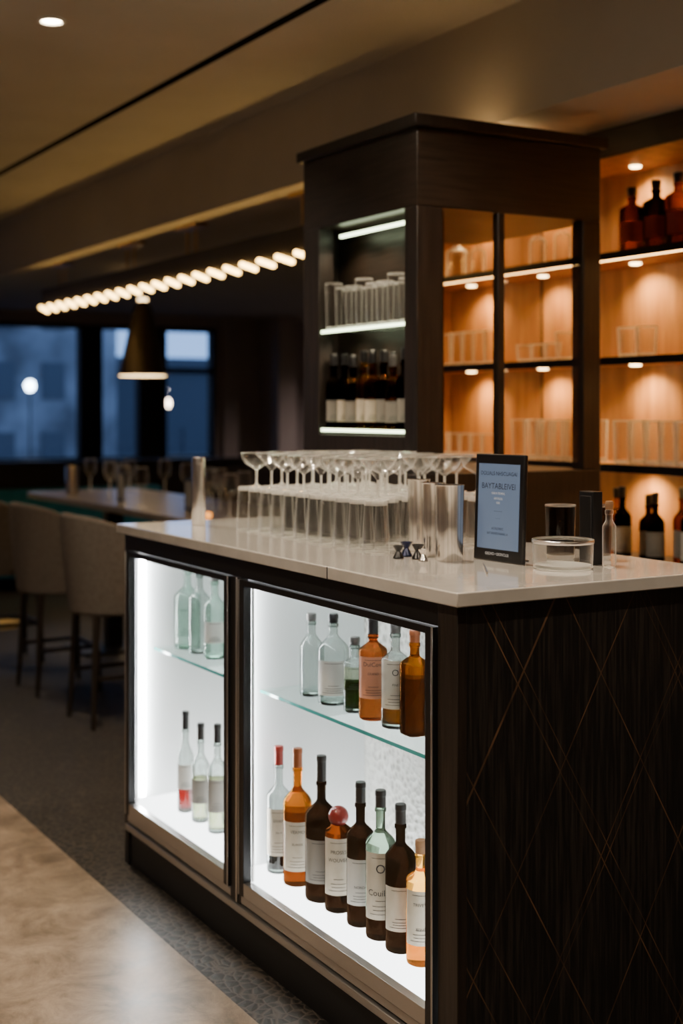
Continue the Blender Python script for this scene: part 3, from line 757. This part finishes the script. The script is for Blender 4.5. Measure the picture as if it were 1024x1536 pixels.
for i, (x, y, e) in enumerate(((6.7, 10.2, 110), (7.5, 11.6, 110))):  # hidden lamps added to brighten the far window wall
    p = empty('downlight_and_fill', (x, y, ZC2))
    b = MB(); b.lathe([(0, -.002), (.034, -.002), (.036, -.001)], (x, y, ZC2), 0, seg=24); b.lathe([(.036, -.001), (.040, -.008), (.052, -.006), (.054, 0)], (x, y, ZC2), 1, seg=24)
    b.build('lens', [M_down, M_white], p)
    light('spot', 'SPOT', (x, y, ZC2 - .02), e, (1, .80, .72), p, spot_size=math.radians(140), spot_blend=.9, shadow_soft_size=.04)

# ------------------------------------------------------------------ dining side
def chair(x, y, rot=0):
    e = empty('bar_chair', (x, y, 0))
    b = MB()
    for (dx, dy) in ((-.14, -.14), (-.14, .14), (.14, -.14), (.14, .14)):
        b.tube((x + dx * 1.2, y + dy * 1.2, 0), (x + dx, y + dy, .54), .012, .020, 0)
    b.box(x - .15, x + .15, y - .158, y - .142, .22, .24); b.box(x - .15, x + .15, y + .142, y + .158, .22, .24); b.box(x + .142, x + .158, y - .15, y + .15, .22, .24)
    b.build('legs', [M_dark], e)
    b = MB(); b.lathe([(0, .53), (.175, .53), (.195, .55), (.195, .63), (.175, .655), (0, .66)], (x, y, 0), 0, seg=28)
    b.build('seat', [M_fab], e, sharp=60)
    b = MB(); a0, a1 = math.radians(75), math.radians(285); n = 22
    rows = [(.215, .52), (.235, .70), (.250, .86), (.255, .985)]
    out = []; inn = []
    for (r, z) in rows:
        out.append([]); inn.append([])
        for i in range(n + 1):
            a = a0 + (a1 - a0) * i / n; t = abs(i / n - .5) * 2
            zz = .52 + (z - .52) * (1 - .30 * t ** 3)
            for lst, rr in ((out, r), (inn, r - .045)):
                b.v.append((x + rr * math.cos(a) * 1.0, y + rr * math.sin(a) * 1.02, zz)); lst[-1].append(len(b.v) - 1)
    for k in range(3):
        for i in range(n):
            b.f.append((out[k][i], out[k][i + 1], out[k + 1][i + 1], out[k + 1][i])); b.m.append(0)
            b.f.append((inn[k][i + 1], inn[k][i], inn[k + 1][i], inn[k + 1][i + 1])); b.m.append(0)
    for i in range(n):
        b.f.append((out[3][i], out[3][i + 1], inn[3][i + 1], inn[3][i])); b.m.append(0)
        b.f.append((out[0][i + 1], out[0][i], inn[0][i], inn[0][i + 1])); b.m.append(0)
    for i in (0, n):
        for k in range(3): b.f.append((out[k][i], out[k + 1][i], inn[k + 1][i], inn[k][i])); b.m.append(0)
    o = b.build('back', [M_fab], e, bevel=.012, sharp=60)
    if rot: e.rotation_euler = (0, 0, rot)
chair(2.27, 6.02); chair(2.27, 6.85); chair(2.25, 7.75)
chair(3.62, 6.6, pi); chair(3.62, 7.5, pi)
e = empty('dining_table', (2.93, 7.0, 0))
b = MB(); b.box(2.56, 3.30, 5.65, 8.35, .915, .95); b.build('top', [M_table], e, bevel=.004)
b = MB()
for y in (6.2, 7.8):
    b.box(2.88, 2.98, y - .05, y + .05, .02, .915); b.box(2.68, 3.18, y - .2, y + .2, 0, .02)
b.build('pedestals', [M_black], e, bevel=.004)
def wine(b, x, y, z):
    b.lathe([(0, 0), (.034, 0), (.034, .002, 1), (.006, .006), (.004, .02, 1), (.004, .09, 1), (.015, .10), (.036, .13), (.040, .16), (.033, .208), (.033, .21, 1), (.0315, .21, 1)], (x, y, z), 0, seg=18)
b = MB(); random.seed(3)
for k in range(14):
    wine(b, 2.66 + .55 * random.random(), 5.85 + .18 * k, .9502)
b.build('wine_glasses', [M_glass, M_rim])
b = MB(); b.lathe([(0, 0), (.04, 0), (.042, .17), (.04, .175), (.038, .17), (.036, .005), (0, .005)], (2.72, 7.95, .9502), 0); b.build('wine_cooler', [M_steel])
b = MB(); b.lathe([(0, 0), (.035, 0), (.04, .02), (.032, .028), (0, .03)], (2.66, 5.86, .9502), 0); b.build('candle_dish', [mat('amber_candle', (.8, .3, .05), .4, 0, (1, .35, .05), 2.0)])
def menu(x, y):
    b = MB(); b.box(x, x + .006, y - .06, y + .06, .9502, 1.11, 0); b.box(x - .001, x, y - .05, y + .05, .965, 1.10, 1); b.build('menu_card', [M_capk, M_labelk])
menu(2.80, 6.35); menu(2.75, 7.2)
b = MB(); b.lathe([(0, .76), (.40, .76), (.405, .745), (.40, .73), (.04, .725), (.03, .70), (.03, .03), (.22, .015), (.22, 0), (0, 0)], (2.50, 9.05, 0), 0, seg=36); b.build('cafe_table', [M_yellow])
b = MB(); b.box(1.0, 8.0, 11.2, 11.32, 0, 1.00, 0); b.box(.97, 8.03, 11.17, 11.35, 1.0, 1.03, 0); b.build('low_partition', [M_dark], bevel=.004)
b = MB(); b.box(1.2, 4.6, 10.55, 11.05, .12, .46, 0); b.box(1.2, 4.6, 11.03, 11.165, .3, .80, 0)
for x in (1.4, 4.4): b.box(x, x + .08, 10.6, 10.68, 0, .12, 1)
b.build('banquette', [M_teal, M_black], bevel=.03)

# ------------------------------------------------------------------ world, camera
w = bpy.data.worlds.new('dusk'); S.world = w; w.use_nodes = True
N = w.node_tree.nodes; L = w.node_tree.links; bg = N['Background']
tc = N.new('ShaderNodeTexCoord'); sp = N.new('ShaderNodeSeparateXYZ'); cr = N.new('ShaderNodeValToRGB')
cr.color_ramp.elements[0].position = 0.0; cr.color_ramp.elements[0].color = (.18, .31, .54, 1)
cr.color_ramp.elements[1].position = 0.5; cr.color_ramp.elements[1].color = (.08, .14, .27, 1)
L.new(tc.outputs['Generated'], sp.inputs[0]); L.new(sp.outputs[2], cr.inputs['Fac']); L.new(cr.outputs['Color'], bg.inputs['Color'])
bg.inputs['Strength'].default_value = 3.6

cd = bpy.data.cameras.new('camera'); co = bpy.data.objects.new('camera', cd); COL.objects.link(co)
co.location = (0, 0, 1.47); co.rotation_euler = (pi / 2, 0, math.radians(-30.3))
cd.sensor_fit = 'VERTICAL'; cd.sensor_height = 36; cd.lens = 36 * 2000 / 1536
cd.shift_y = -153 / 1536
cd.dof.use_dof = True; cd.dof.focus_distance = 2.95; cd.dof.aperture_fstop = 2.2
cd.clip_end = 200
S.camera = co
